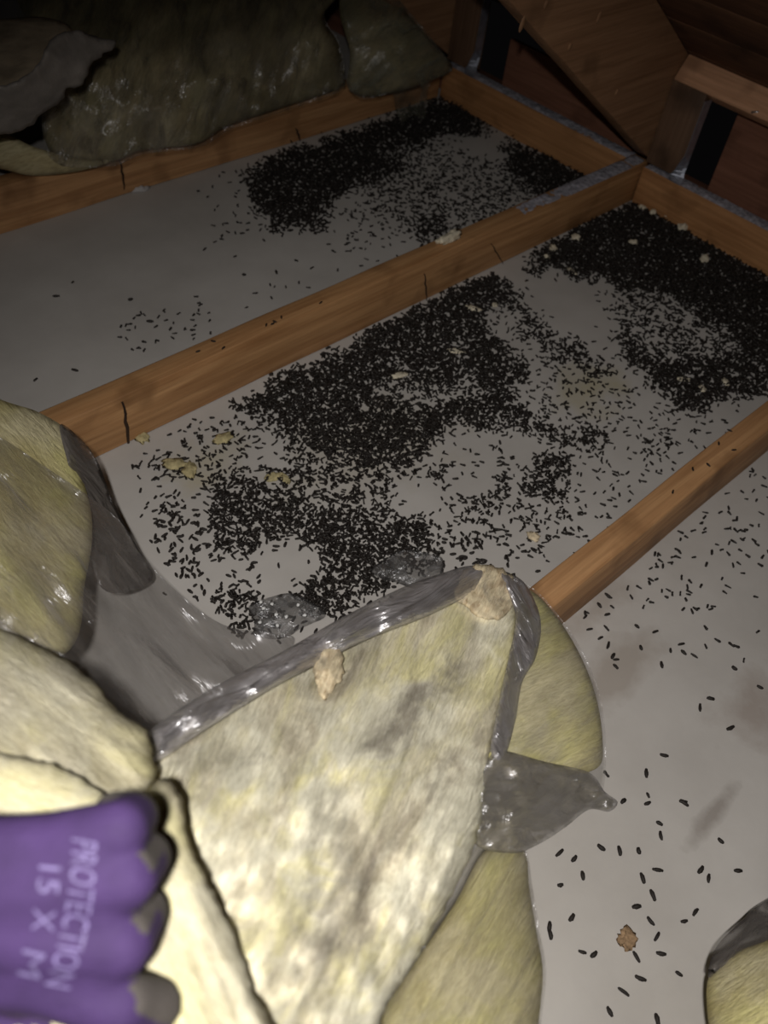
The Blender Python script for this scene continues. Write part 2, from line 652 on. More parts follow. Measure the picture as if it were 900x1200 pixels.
# blocks that close each bay at the eave
for y0, y1, lab in ((.907, 1.469, 'wooden eave block with grey dust on top closing the darker back bay'),
                    (.284, .867, 'wooden eave block with white tufts at its foot closing the bay heaped with droppings')):
    t = thing('eave_block', lab, 'block', (1.71, (y0 + y1) / 2, 0))
    h = (y1 - y0) / 2 - .001
    link('board', bm_mesh(box_bm(-.019, .019, -h, h, .0005, .083, .0025, 24, 1, .0015, y0), 'board'), W_BLOCK, t)
    lumps('dust_crust', t, (-.0175, .0175, -h + .003, h - .003, .083), 0, .007, M_DUST, 5 + y0)
pl = link('top_plate', bm_mesh(box_bm(1.7305, 1.84, -.9, 3.0, .001, .04, .002), 'top_plate'), W_BOARD)
tag(pl, 'flat dark wall plate behind the dusty eave blocks', 'plate')

# rafters and roof
UX, UZ = -.831, .556                # up the slope
NX, NZ = .556, .831                 # out through the roof
HX, HZ = 1.72, .0905                 # rafter heel on the eave block


def slope(s, q, y):
    return Vector((HX + s * UX + q * NX, y, HZ + s * UZ + q * NZ))


def slope_box(s0, s1, q0, q1, y0, y1, bevel, org, cuts=0, seed=0, wob=0.0):
    bm = box_bm(s0, s1, y0, y1, q0, q1, bevel, cuts, 0, wob, seed)
    for v in bm.verts:
        v.co = slope(v.co.x, v.co.z, v.co.y) - org
    bmesh.ops.recalc_face_normals(bm, faces=bm.faces[:])
    return bm


SLOPE_ROT = math.atan2(UZ, -UX)
for y0, lab in ((1.47, 'dark brown rafter rising above the corner where the wrapped insulation ends'),
                (.870, 'broad brown rafter with small dents, rising beside the short lit block')):
    org = slope(0, 0, y0 + .019)
    t = thing('rafter', lab, 'rafter', org)
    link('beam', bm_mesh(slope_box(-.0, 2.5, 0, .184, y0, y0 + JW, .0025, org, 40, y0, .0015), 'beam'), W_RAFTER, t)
    if y0 < 1:
        for (px, py, L_) in ((702, 20, .012), (612, 28, .016), (668, 55, .009), (723, 108, .008), (795, 135, .012), (640, 5, .01)):
            p = onY(px, py, y0 - .0002) - org
            bm = bmesh.new()
            bmesh.ops.create_icosphere(bm, subdivisions=2, radius=1)
            for v in bm.verts:
                v.co = Vector((v.co.x * .005, v.co.y * .0022, v.co.z * L_ * .8))
            bmesh.ops.transform(bm, matrix=Matrix.Translation(p) @ Matrix.Rotation(.25, 4, 'Y'), verts=bm.verts)
            link('splinter', bm_mesh(bm, 'splinter'), W_RAFTER, t)
roof = bpy.data.objects.new('ceiling', None)
COL.objects.link(roof)
structure(roof, 'dark roof boards on the rafters')
roof.location = slope(0, .19, 1.0)
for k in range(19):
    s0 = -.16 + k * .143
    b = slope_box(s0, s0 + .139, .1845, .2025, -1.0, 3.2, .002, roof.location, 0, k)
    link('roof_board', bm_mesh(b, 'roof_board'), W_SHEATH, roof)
# block between the rafters, its lit face up the slope
org = slope(.095, .134, .58)
t = thing('rafter_block', 'short pale wooden block nailed flat between rafters above the eave opening', 'block', org)
link('board', bm_mesh(slope_box(.076, .114, .132, .1835, .29, .8685, .0025, org, 20, 4, .001), 'board'), W_LIGHT, t)
bm = bmesh.new()
q = onY(885, 142, .68)
d = ray(885, 142)
qn = slope(.1145, .138, .684)
bmesh.ops.create_cone(bm, segments=8, radius1=.0028, radius2=.0012, depth=.014, cap_ends=True)
bmesh.ops.rotate(bm, verts=bm.verts, matrix=Matrix.Rotation(1.1, 3, 'X'))
bmesh.ops.translate(bm, verts=bm.verts, vec=qn - org)
link('nail', bm_mesh(bm, 'nail'), M_NAIL, t)
# cripples beside the rafter heels
for y0, y1, lab in ((.789, .8685, 'short upright stud beside the broad rafter heel, metal tie at its edge'),
                    (1.386, 1.4685, 'short upright stud beside the dark rafter heel in the far corner')):
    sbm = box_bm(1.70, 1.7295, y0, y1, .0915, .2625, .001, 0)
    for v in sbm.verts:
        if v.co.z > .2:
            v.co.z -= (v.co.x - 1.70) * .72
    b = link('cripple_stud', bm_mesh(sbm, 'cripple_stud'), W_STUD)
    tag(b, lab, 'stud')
# twisted metal ties
for y0, lab in ((.789, 'thin galvanised strap twisted up the stud beside the broad rafter'),
                (1.386, 'thin galvanised strap standing in the far corner by the wrapped insulation')):
    bm = bmesh.new()
    rows = []
    zs = [.0845, .088, .092, .098, .106, .115, .125, .14, .17, .20, .25]
    for i, z in enumerate(zs):
        tw = max(0, min(1, (z - .086) / .05)) * math.pi / 2 * .93
        w = .03 if z < .1 else .022
        c = Vector((1.6895, y0 - .004, z)) + Vector((.018, 0, 0)) * max(0, min(1, (z - .09) / .05))
        dr = Vector((math.sin(tw), -math.cos(tw), 0))
        nn = Vector((-math.cos(tw), -math.sin(tw), 0)) * .0008
        rows.append([bm.verts.new(c + dr * w * .5 * k + nn * m_) for k, m_ in ((-1, 1), (1, 1), (1, -1), (-1, -1))])
    for r0, r1 in zip(rows, rows[1:]):
        for k in range(4):
            bm.faces.new((r0[k], r0[(k + 1) % 4], r1[(k + 1) % 4], r1[k]))
    bm.faces.new(rows[0][::-1])
    bm.faces.new(rows[-1])
    bmesh.ops.recalc_face_normals(bm, faces=bm.faces[:])
    o = link('metal_tie', bm_mesh(bm, 'metal_tie'), M_METAL, None, False)
    tag(o, lab, 'metal strap')
# baffle boards behind the eave opening
for y0, y1, z1, lab in ((.30, .757, .215, 'reddish brown baffle board standing behind the eave block below the pale block'),
                        (.965, 1.365, .155, 'dim brown baffle board standing behind the eave block of the darker back bay')):
    o = link('baffle_board', bm_mesh(box_bm(1.80, 1.812, y0, y1, .0405, z1, .0015), 'baffle_board'), W_BOARD, None, False)
    tag(o, lab, 'board')


# ------------------------------------------------------------------ insulation
def base_at(px, py):
    p = P(px, py, 0)
    p.z = 0
    return p


PI = math.pi
# centre batt: torn open, fibreglass face up
t = thing('insulation_batt', 'large torn fibreglass batt lying face up with a shiny plastic rolled edge', 'insulation', base_at(430, 900))
C1 = [(180, 885, .34), (300, 810, .29), (430, 745, .23), (545, 690, .19), (580, 668, .18), (600, 750, .2), (570, 920, .27),
      (500, 1100, .33), (430, 1230, .40), (300, 1230, .45), (240, 1050, .445), (210, 960, .42), (400, 900, .34)]
OUT1 = [(178, 885), (230, 852), (300, 806), (360, 775), (420, 745), (480, 715), (535, 690), (550, 672), (580, 668), (600, 690),
        (605, 740), (592, 800), (578, 860), (570, 920), (558, 985), (530, 1050), (490, 1120), (450, 1185), (425, 1260), (300, 1260),
        (288, 1180), (268, 1120), (238, 1050), (205, 960), (185, 920)]
soft('fibreglass', OUT1, C1, FIB, t, .03, .12, 70, 5,
     [((1.15, 170, 40, False), .016), ((1.15, 90, 18, False), .007), ((.9, 240, 110, False), .02), ((.5, 40, 30, False), .006), ((1.2, 26, 8, False), .0018)], 1.15, 2.0, fray=3)
soft('plastic_edge', [(170, 864), (200, 838), (260, 800), (330, 764), (400, 724), (470, 689), (520, 671), (550, 663), (575, 665), (560, 690),
                      (545, 700), (500, 722), (440, 745), (400, 764), (320, 806), (240, 856), (180, 893)],
     [(175, 870, .365), (320, 780, .315), (470, 705, .25), (570, 668, .205), (240, 850, .355), (400, 760, .29), (545, 695, .22)],
     FILM_BAND, t, .014, .02, 18, 4, [((.52, 110, 14, True), .005), ((.52, 34, 60, False), .013), ((.2, 22, 20, False), .006)], .52, 5.0)
soft('plastic_side', [(585, 672), (606, 676), (622, 694), (634, 730), (628, 770), (612, 800), (604, 845), (590, 890), (575, 880), (585, 820), (596, 770), (604, 720)],
     [(590, 672, .205), (625, 710, .19), (610, 800, .225), (580, 880, .275), (600, 740, .225)],
     FILM_BAND, t, .010, .012, 12, 4, [((-1.25, 60, 12, True), .005), ((.4, 20, 20, False), .006)], -1.25, 8.0)
soft('wrapped_side', [(588, 688), (622, 692), (652, 722), (680, 768), (698, 815), (706, 865), (700, 900), (650, 908), (590, 900), (560, 870), (575, 780)],
     [(620, 700, .15), (690, 800, .135), (704, 870, .125), (640, 900, .15), (580, 880, .19), (590, 720, .17), (640, 800, .165)],
     FIB_YEL, t, .03, .15, 34, 5, [((.45, 60, 12, False), .004), ((1.2, 90, 40, False), .006)], .45, 3.0)
soft('plastic_wrap', [(600, 680), (628, 692), (660, 728), (686, 770), (703, 815), (710, 868), (707, 925), (690, 925), (640, 908), (600, 895), (580, 880), (600, 800), (612, 740)],
     [(620, 700, .18), (690, 800, .16), (704, 870, .145), (640, 900, .18), (580, 880, .225), (600, 720, .2), (640, 800, .2)],
     FILM_CLEAR, t, .018, .01, 45, 5, [((.5, 60, 14, False), .006), ((1.2, 40, 20, False), .005)], .5, 4.0, sheet=True)
soft('plastic_flap', [(572, 890), (590, 880), (640, 893), (690, 905), (709, 928), (724, 940), (714, 951), (690, 949), (662, 970), (632, 989), (600, 1000), (556, 988), (558, 940)],
     [(575, 893, .275), (640, 893, .2), (705, 930, .125), (722, 941, .11), (660, 970, .15), (600, 995, .228), (558, 985, .245), (610, 940, .25)],
     FILM_FLAP, t, .006, .008, 14, 4, [((.3, 26, 18, True), .009), ((-.5, 70, 40, False), .014)], .3, 6.0)
for (ol, ct, sd) in (([(538, 676), (552, 664), (575, 662), (596, 672), (602, 690), (596, 716), (580, 726), (560, 722), (545, 712), (534, 700)],
                      [(540, 690, .215), (575, 664, .212), (600, 690, .205), (570, 722, .222)], 2.0),
                     ([(368, 770), (380, 757), (398, 762), (402, 785), (392, 808), (378, 822), (370, 800)],
                      [(370, 780, .302), (398, 765, .296), (378, 820, .312)], 6.0)):
    soft('torn_facing', ol, ct, FIB_TAN, t, .008, .03, 24, 3, [((1.0, 26, 12, False), .007), ((1.4, 10, 7, False), .002)], 1.1, sd, fray=5)

# lower batt below the flap
t = thing('insulation_batt', 'olive yellow insulation batt gathered in creased plastic below the grey flap', 'insulation', base_at(560, 1130))
C2 = [(615, 1000, .16), (635, 1140, .17), (630, 1250, .20), (430, 1250, .27), (560, 1010, .20), (500, 1150, .24), (580, 1120, .205)]
OUT2 = [(598, 992), (616, 1000), (620, 1040), (629, 1095), (636, 1140), (631, 1200), (624, 1270), (410, 1270), (440, 1200), (485, 1130), (535, 1055), (565, 1000)]
soft('fibreglass', OUT2, C2, FIB_YEL, t, .025, .20, 34, 6, [((1.05, 120, 22, False), .007)], 1.05, 3.3)
soft('plastic_wrap', [(590, 985), (616, 998), (624, 1040), (633, 1095), (640, 1140), (634, 1200), (627, 1270), (400, 1270), (430, 1200), (478, 1130), (530, 1052), (560, 990)],
     [(a, b, c + .035) for a, b, c in C2], film('poly_amber', (.55, .5, .38), .08, .29, 1.0, (2.5, 36), 1.0, .022), t, .012, .01, 40, 6,
     [((1.08, 200, 18, True), .009), ((1.0, 200, 30, False), .011)], 1.08, 3.9, sheet=True)

# left batt in its bag
t = thing('insulation_batt', 'bright yellow batt inside a loose grey plastic bag resting over the joist end', 'insulation', base_at(90, 640))
soft('fibreglass', [(-110, 425), (0, 468), (45, 483), (82, 508), (92, 545), (108, 610), (100, 680), (70, 770), (-110, 790)],
     [(-110, 430, .27), (50, 485, .20), (100, 560, .17), (90, 700, .24), (-110, 780, .34), (0, 600, .28)],
     FIB_YEL, t, .03, .15, 60, 7, [((-.8, 90, 40, False), .008)], -.8, 1.0)
soft('plastic_side', [(70, 498), (92, 512), (113, 538), (133, 588), (160, 640), (178, 680), (120, 690), (95, 600), (80, 545)],
     [(80, 505, .2), (115, 540, .16), (135, 590, .12), (175, 675, .08), (100, 600, .17)],
     FILM_DARK, t, .004, .012, 25, 5, [((-1.0, 60, 22, False), .004)], -1.0, 2.0)
soft('plastic_bag', [(-110, 450), (0, 512), (50, 545), (95, 575), (140, 610), (165, 650), (215, 700), (262, 732), (318, 742), (345, 748), (325, 776), (250, 822), (188, 880),
                     (150, 860), (105, 800), (50, 765), (-110, 740)],
     [(-110, 460, .34), (0, 512, .28), (95, 575, .215), (165, 650, .14), (320, 746, .035), (340, 755, .04), (185, 868, .2), (270, 800, .09), (100, 790, .31), (-110, 740, .40), (200, 770, .14), (60, 660, .30), (255, 760, .075)],
     FILM, t, 0, .01, 30, 5, [((-.85, 170, 34, True), .014), ((-.4, 90, 44, False), .018), ((-.9, 70, 12, False), .0035), ((-.5, 46, 46, False), .016)], -.85, 7.0, sheet=True)

# batt held in the hand
t = thing('insulation_batt', 'pale cream fibreglass batt folded up under the purple glove', 'insulation', base_at(100, 900))
C4 = [(-110, 730, .40), (80, 780, .40), (170, 880, .42), (60, 950, .46), (-110, 960, .46), (60, 850, .44)]
soft('fibreglass', [(-110, 715), (0, 738), (42, 755), (80, 774), (112, 800), (142, 836), (168, 852), (180, 885), (182, 915), (165, 945), (120, 962), (60, 975), (-110, 985)],
     C4, FIB_PALE, t, .03, .09, 50, 6, [((-.65, 140, 42, False), .010), ((-.7, 60, 14, False), .004)], -.65, 4.4, fray=4)
soft('inner_fold', [(-110, 880), (0, 884), (50, 892), (95, 910), (130, 940), (150, 985), (120, 1060), (-110, 1070)],
     [(-110, 890, .505), (60, 900, .50), (140, 970, .49), (0, 1040, .49)],
     FIB_PALE, t, .015, .02, 35, 6, [((-.4, 120, 40, False), .006)], -.4, 8.4, fray=3)
soft('gripped_fold', [(160, 950), (176, 918), (196, 912), (212, 932), (222, 985), (245, 1035), (275, 1095), (295, 1150), (312, 1270), (-60, 1290), (-60, 1150), (60, 1120), (130, 1060), (150, 990)],
     [(170, 905, .455), (200, 960, .485), (215, 1040, .495), (290, 1130, .475), (300, 1200, .475), (150, 1250, .49), (130, 1080, .485), (-60, 1200, .49)],
     FIB_PALE, t, .02, .02, 40, 6, [((-1.1, 140, 40, False), .008), ((-1.1, 60, 14, False), .003)], -1.1, 6.4, fray=3)

# corner batt
t = thing('insulation_batt', 'rounded yellow batt with a brown plastic edge standing alone on bare drywall', 'insulation', base_at(900, 1190))
soft('fibreglass', [(829, 1150), (848, 1126), (888, 1106), (1000, 1080), (1040, 1180), (1000, 1290), (850, 1290), (832, 1210)],
     [(835, 1150, .10), (890, 1110, .12), (1000, 1085, .12), (1000, 1280, .16), (840, 1250, .12), (920, 1190, .2)],
     FIB_YEL, t, .03, .10, 60, 7, [((.6, 90, 50, False), .006)], .6, 5.5)
soft('plastic_edge', [(830, 1146), (838, 1112), (868, 1080), (900, 1054), (1000, 1005), (1020, 1080), (960, 1092), (888, 1112), (850, 1130)],
     [(832, 1140, .11), (868, 1082, .06), (900, 1058, .04), (1000, 1010, .03), (888, 1108, .125), (1010, 1080, .13)],
     FILM_DARK, t, .006, .02, 30, 6, [((.6, 70, 24, False), .004)], .6, 7.5)

# the wrapped row along the back joist
t = thing('insulation_batt', 'long olive insulation batt in wrinkled plastic sagging over the back joist', 'insulation', base_at(240, 130))
C6 = [(55, 160, .14), (150, 185, .105), (265, 150, .1), (400, 100, .105), (100, 120, .22), (240, 90, .22), (390, 55, .2), (60, -60, .27), (240, -60, .27), (420, -40, .24)]
O6 = [(40, -30), (50, 60), (50, 150), (70, 186), (130, 189), (165, 176), (230, 168), (265, 148), (330, 126), (396, 104), (402, 88), (396, 50), (378, 20), (380, -30)]
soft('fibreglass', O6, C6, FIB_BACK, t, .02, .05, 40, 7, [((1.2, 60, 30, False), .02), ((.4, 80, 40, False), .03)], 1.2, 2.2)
soft('plastic_wrap', [(45, -30), (48, 140), (66, 191), (130, 195), (168, 181), (236, 172), (270, 152), (335, 130), (398, 107), (404, 86), (398, 50), (380, 18), (382, -30)],
     [(a, b, c + .03) for a, b, c in C6], film('poly_olive', (.2, .18, .13), .18, .3, .9, (26, 60), .5), t, .012, .01, 40, 6,
     [((1.3, 45, 16, True), .014), ((.4, 50, 34, False), .028), ((.9, 24, 20, False), .008)], 1.3, 4.2, sheet=True)
t = thing('insulation_batt', 'small yellow batt end tucked low beside the long olive batt', 'insulation', base_at(40, 180))
soft('fibreglass', [(-80, 145), (0, 155), (40, 172), (95, 186), (130, 188), (95, 200), (40, 206), (0, 198), (-80, 185)],
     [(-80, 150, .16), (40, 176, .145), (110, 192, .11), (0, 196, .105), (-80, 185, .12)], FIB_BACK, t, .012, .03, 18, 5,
     [((.3, 60, 20, False), .004)], .3, 9.2)
t = thing('insulation_batt', 'brown paper-faced batt with a ragged grey plastic flap on top of the long batt', 'insulation', base_at(20, 90))
soft('fibreglass', [(-80, 25), (0, 22), (50, 20), (84, 34), (70, 70), (40, 105), (0, 130), (-80, 140)],
     [(-80, 30, .34), (50, 24, .35), (60, 80, .33), (-80, 130, .29)],
     plain('paper_facing', (.30, .24, .17), .9, 0, .2, .3, 30, .4, .006), t, .02, .05, 35, 6, [((.3, 60, 30, False), .006)], .3, 3.6)
soft('plastic_flap', [(42, 78), (60, 45), (88, 36), (112, 42), (136, 50), (118, 66), (104, 80), (98, 98), (78, 104), (72, 118), (50, 132), (36, 148), (0, 158), (-80, 165), (-80, 100), (0, 100)],
     [(60, 45, .385), (136, 50, .36), (98, 98, .33), (36, 148, .26), (-80, 160, .26), (-80, 105, .35), (20, 100, .36)],
     plain('sheet_grey', (.20, .18, .165), .5, 0, .5, .25, 30, .5, .006), t, .006, .01, 12, 4, [((.8, 40, 16, False), .006)], .8, 3.1, fray=3)
t = thing('insulation_batt', 'green-grey wrapped batt filling the far corner against the dark rafter', 'insulation', base_at(460, 70))
C9 = [(400, 100, .105), (470, 105, .1), (530, 78, .105), (420, 60, .19), (490, 50, .19), (400, -60, .26), (470, -60, .27)]
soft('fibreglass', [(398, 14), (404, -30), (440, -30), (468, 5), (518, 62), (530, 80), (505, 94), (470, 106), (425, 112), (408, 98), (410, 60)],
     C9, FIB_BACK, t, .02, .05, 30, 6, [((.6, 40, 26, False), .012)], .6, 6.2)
soft('plastic_wrap', [(400, 12), (405, -30), (438, -30), (470, 2), (516, 58), (530, 82), (505, 97), (500, 120), (497, 140), (484, 134), (470, 144), (462, 120), (458, 110), (425, 116), (406, 98), (412, 60)],
     [(a, b, c + .03) for a, b, c in C9] + [(485, 138, .02), (470, 118, .09)], film('poly_corner', (.26, .26, .2), .22, .3, .9, (30, 50), .5), t, .008, .01, 25, 5,
     [((.9, 36, 14, True), .014), ((.3, 40, 26, False), .024)], .9, 8.2, sheet=True)

# ------------------------------------------------------------------ gloved hand
HD = .335
org = PD(150, 1070, HD)
S = HD / F


def H(px, py, dz):
    """a point of the hand: photograph position at the hand's own distance, dz metres towards the viewer's side"""
    return R @ Vector(((px - 150) * S, (1070 - py) * S, dz))


hb = bmesh.new()


def chain(pts, n=10):
    for (a, ra), (b, rb) in zip(pts, pts[1:]):
        k = max(2, int((b - a).length / .0025))
        for i in range(k + 1):
            tt = i / k
            m = Matrix.Translation(a.lerp(b, tt)) @ Matrix.Scale(ra + (rb - ra) * tt, 4)
            bmesh.ops.create_icosphere(hb, subdivisions=2, radius=1, matrix=m)


wr = [(-215, 1030), (-215, 1058), (-215, 1086), (-215, 1112)]
fing = [  # knuckle, middle joint, end joint, tip
    [(58, 996, -.004, .0135), (140, 972, .000, .0118), (138, 980, -.022, .0105), (104, 986, -.032, .0095)],
    [(62, 1036, .002, .0150), (150, 1027, .002, .0126), (150, 1036, -.025, .0112), (116, 1040, -.040, .0100)],
    [(62, 1092, .003, .0155), (144, 1104, .002, .0128), (144, 1106, -.026, .0115), (108, 1106, -.042, .0100)],
    [(56, 1146, -.001, .0150), (140, 1176, .000, .0130), (166, 1210, -.018, .0116), (152, 1236, -.036, .0102)],
]
for f, w in zip(fing, wr):
    ps = [(H(x, y, z), r) for x, y, z, r in f]
    chain([(H(w[0], w[1], -.006), .0165)] + ps)
for a, b in zip(fing, fing[1:]):            # web of the palm between the bones
    m0 = H((a[0][0] + b[0][0]) / 2, (a[0][1] + b[0][1]) / 2, (a[0][2] + b[0][2]) / 2)
    m1 = H(122, a[1][1] * .5 + b[1][1] * .5 - 4, (a[1][2] + b[1][2]) / 2 - .0005)
    chain([(H(-200, (a[0][1] + b[0][1]) / 2, -.006), .0155), (m0, .0142), (m1, .0118)])
for yy in (1010, 1060, 1110):               # palm side
    chain([(H(-190, yy, -.014), .014), (H(70, yy, -.014), .0125)])
chain([(H(-150, 1130, -.012), .017), (H(-40, 1222, -.014), .0150), (H(70, 1268, -.028), .0130), (H(150, 1262, -.042), .0110)])   # thumb
chain([(H(-150, 1120, -.010), .016), (H(20, 1170, -.010), .0125)])
chain([(H(-215, 1070, -.006), .0285), (H(-300, 1085, -.004), .028), (H(-420, 1120, .000), .032)])
hand_raw = bpy.data.objects.new('hand_raw', bm_mesh(hb, 'hand_raw'))
COL.objects.link(hand_raw)
md = hand_raw.modifiers.new('r', 'REMESH')
md.mode = 'VOXEL'
md.voxel_size = .0018
ms = hand_raw.modifiers.new('s', 'SMOOTH')
ms.factor = .5
ms.iterations = 8
dg = bpy.context.evaluated_depsgraph_get()
hm = bpy.data.meshes.new_from_object(hand_raw.evaluated_get(dg))
bpy.data.objects.remove(hand_raw)
hm.name = 'glove'


def glove_mat(name, col, knit):
    m, nt, N, L, bs = new_mat(name)
    tc = N.new('ShaderNodeTexCoord').outputs['Object']
    n = noise_node(N, L, tc, 45, 4)
    r = ramp(N, [(.3, tuple(c * .8 for c in col)), (.7, tuple(c * 1.2 for c in col))])
    L.new(n.outputs['Fac'], r.inputs[0])
    L.new(r.outputs[0], bs.inputs['Base Color'])
    bs.inputs['Roughness'].default_value = .8
    bs.inputs['Specular IOR Level'].default_value = .25
    w = N.new('ShaderNodeTexVoronoi')
    w.inputs['Scale'].default_value = knit
    L.new(tc, w.inputs['Vector'])
    bump(N, L, bs, w.outputs['Distance'], .25, .001)
    return m


M_PUR = glove_mat('glove_purple', (.040, .021, .078), 700)
M_BLK = glove_mat('glove_coating', (.075, .066, .062), 300)
per = thing('person', 'left hand in a purple work glove gripping the pale cream insulation', 'person', org)
gl = link('glove', hm, [M_PUR, M_BLK], per)
hm.materials.clear()
hm.materials.append(M_PUR)
hm.materials.append(M_BLK)
Ri = R.transposed()
for p in hm.polygons:
    c = Ri @ p.center
    nrm = Ri @ p.normal
    xx = c.x / S + 150
    yy = 1070 - c.y / S
    deep = c.z < -.024 and xx > 60
    gap = False
    for yb in (992, 1063, 1140):
        if xx > 126 and abs(yy - yb) < 24 and abs(nrm.y) > .3 and c.z < .006:
            gap = True
    if deep or gap or (c.z < -.017 and xx > -160) or (yy > 1145 and xx > 160 + .4 * (yy - 1150)):
        p.material_index = 1
# cuff and sleeve, running back out of view
def tube(name, pts, mat, parent, seg=28, wob=0.0):
    bm = bmesh.new()
    rings = []
    for i, (c, r) in enumerate(pts):
        ax = (pts[min(i + 1, len(pts) - 1)][0] - pts[max(i - 1, 0)][0]).normalized()
        e1 = ax.orthogonal().normalized()
        e2 = ax.cross(e1)
        rings.append([bm.verts.new(c + (e1 * math.cos(2 * PI * k / seg) + e2 * math.sin(2 * PI * k / seg)) * (r + wob * noise.noise(Vector((k, i * .8, 2))))) for k in range(seg)])
    for r0, r1 in zip(rings, rings[1:]):
        for k in range(seg):
            bm.faces.new((r0[k], r0[(k + 1) % seg], r1[(k + 1) % seg], r1[k]))
    bm.faces.new(rings[0])
    bm.faces.new(rings[-1])
    bmesh.ops.recalc_face_normals(bm, faces=bm.faces[:])
    return link(name, bm_mesh(bm, name), mat, parent)


tube('glove_cuff', [(H(-255, 1076, -.005), .0305), (H(-262, 1077, -.005), .0325), (H(-330, 1093, -.003), .0325), (H(-400, 1114, -.001), .0355), (H(-408, 1117, -.001), .034)],
     plain('cuff_knit', (.05, .035, .09), .9, 0, .2, .2, 200, .5), per)
tube('sleeve', [(H(-395, 1112, -.001), .037), (H(-420, 1120, 0), .042), (H(-600, 1180, .01), .046), (H(-800, 1260, .02), .05), (H(-960, 1330, .03), .053)],
     plain('sleeve_cloth', (.07, .07, .08), .9, 0, .2, .25, 60, .5, .004), per, wob=.003)

# print on the back of the glove, wrapped to its surface
bvh = BVHTree.FromPolygons([v.co.copy() for v in hm.vertices], [tuple(p.vertices) for p in hm.polygons])
M_PRINT = plain('glove_print', (.125, .10, .215), .7, 0, .3, .25, 260, .1)
view = R @ Vector((0, 0, -1))


def printed(text, start, end, size, arch=0.0, name='print'):
    cu = bpy.data.curves.new('txt', 'FONT')
    cu.body = text
    cu.size = 1.0
    cu.resolution_u = 3
    to = bpy.data.objects.new('txt', cu)
    COL.objects.link(to)
    me = bpy.data.meshes.new_from_object(to.evaluated_get(bpy.context.evaluated_depsgraph_get()))
    bpy.data.objects.remove(to)
    bm = bmesh.new()
    bm.from_mesh(me)
    bmesh.ops.triangulate(bm, faces=bm.faces[:])
    bmesh.ops.subdivide_edges(bm, edges=[e for e in bm.edges if e.calc_length() > .2], cuts=1)
    bmesh.ops.triangulate(bm, faces=bm.faces[:])
    xs = [v.co.x for v in bm.verts]
    w0, w1 = min(xs), max(xs)
    s, e = Vector(start), Vector(end)
    d = e - s
    up = Vector((d.y, -d.x)).normalized()       # tops of the letters to the right of the reading direction
    for v in bm.verts:
        tt = (v.co.x - w0) / (w1 - w0)
        p = s + d * tt + up * (v.co.y / .7 * size + arch * (1 - (2 * tt - 1) ** 2))
        sight = ray(p.x, p.y).normalized()
        hit = bvh.ray_cast(CAM - org, sight)
        v.co = (hit[0] if hit[0] is not None else H(p.x, p.y, 0)) - sight * .0006
    return link(name, bm_mesh(bm, name), M_PRINT, gl)


printed('PROTECTION', (84, 982), (52, 1154), 31, 8)
printed('15', (46, 1014), (43, 1046), 26)
printed('X', (40, 1064), (37, 1090), 26)
printed('M', (27, 1112), (20, 1142), 28)

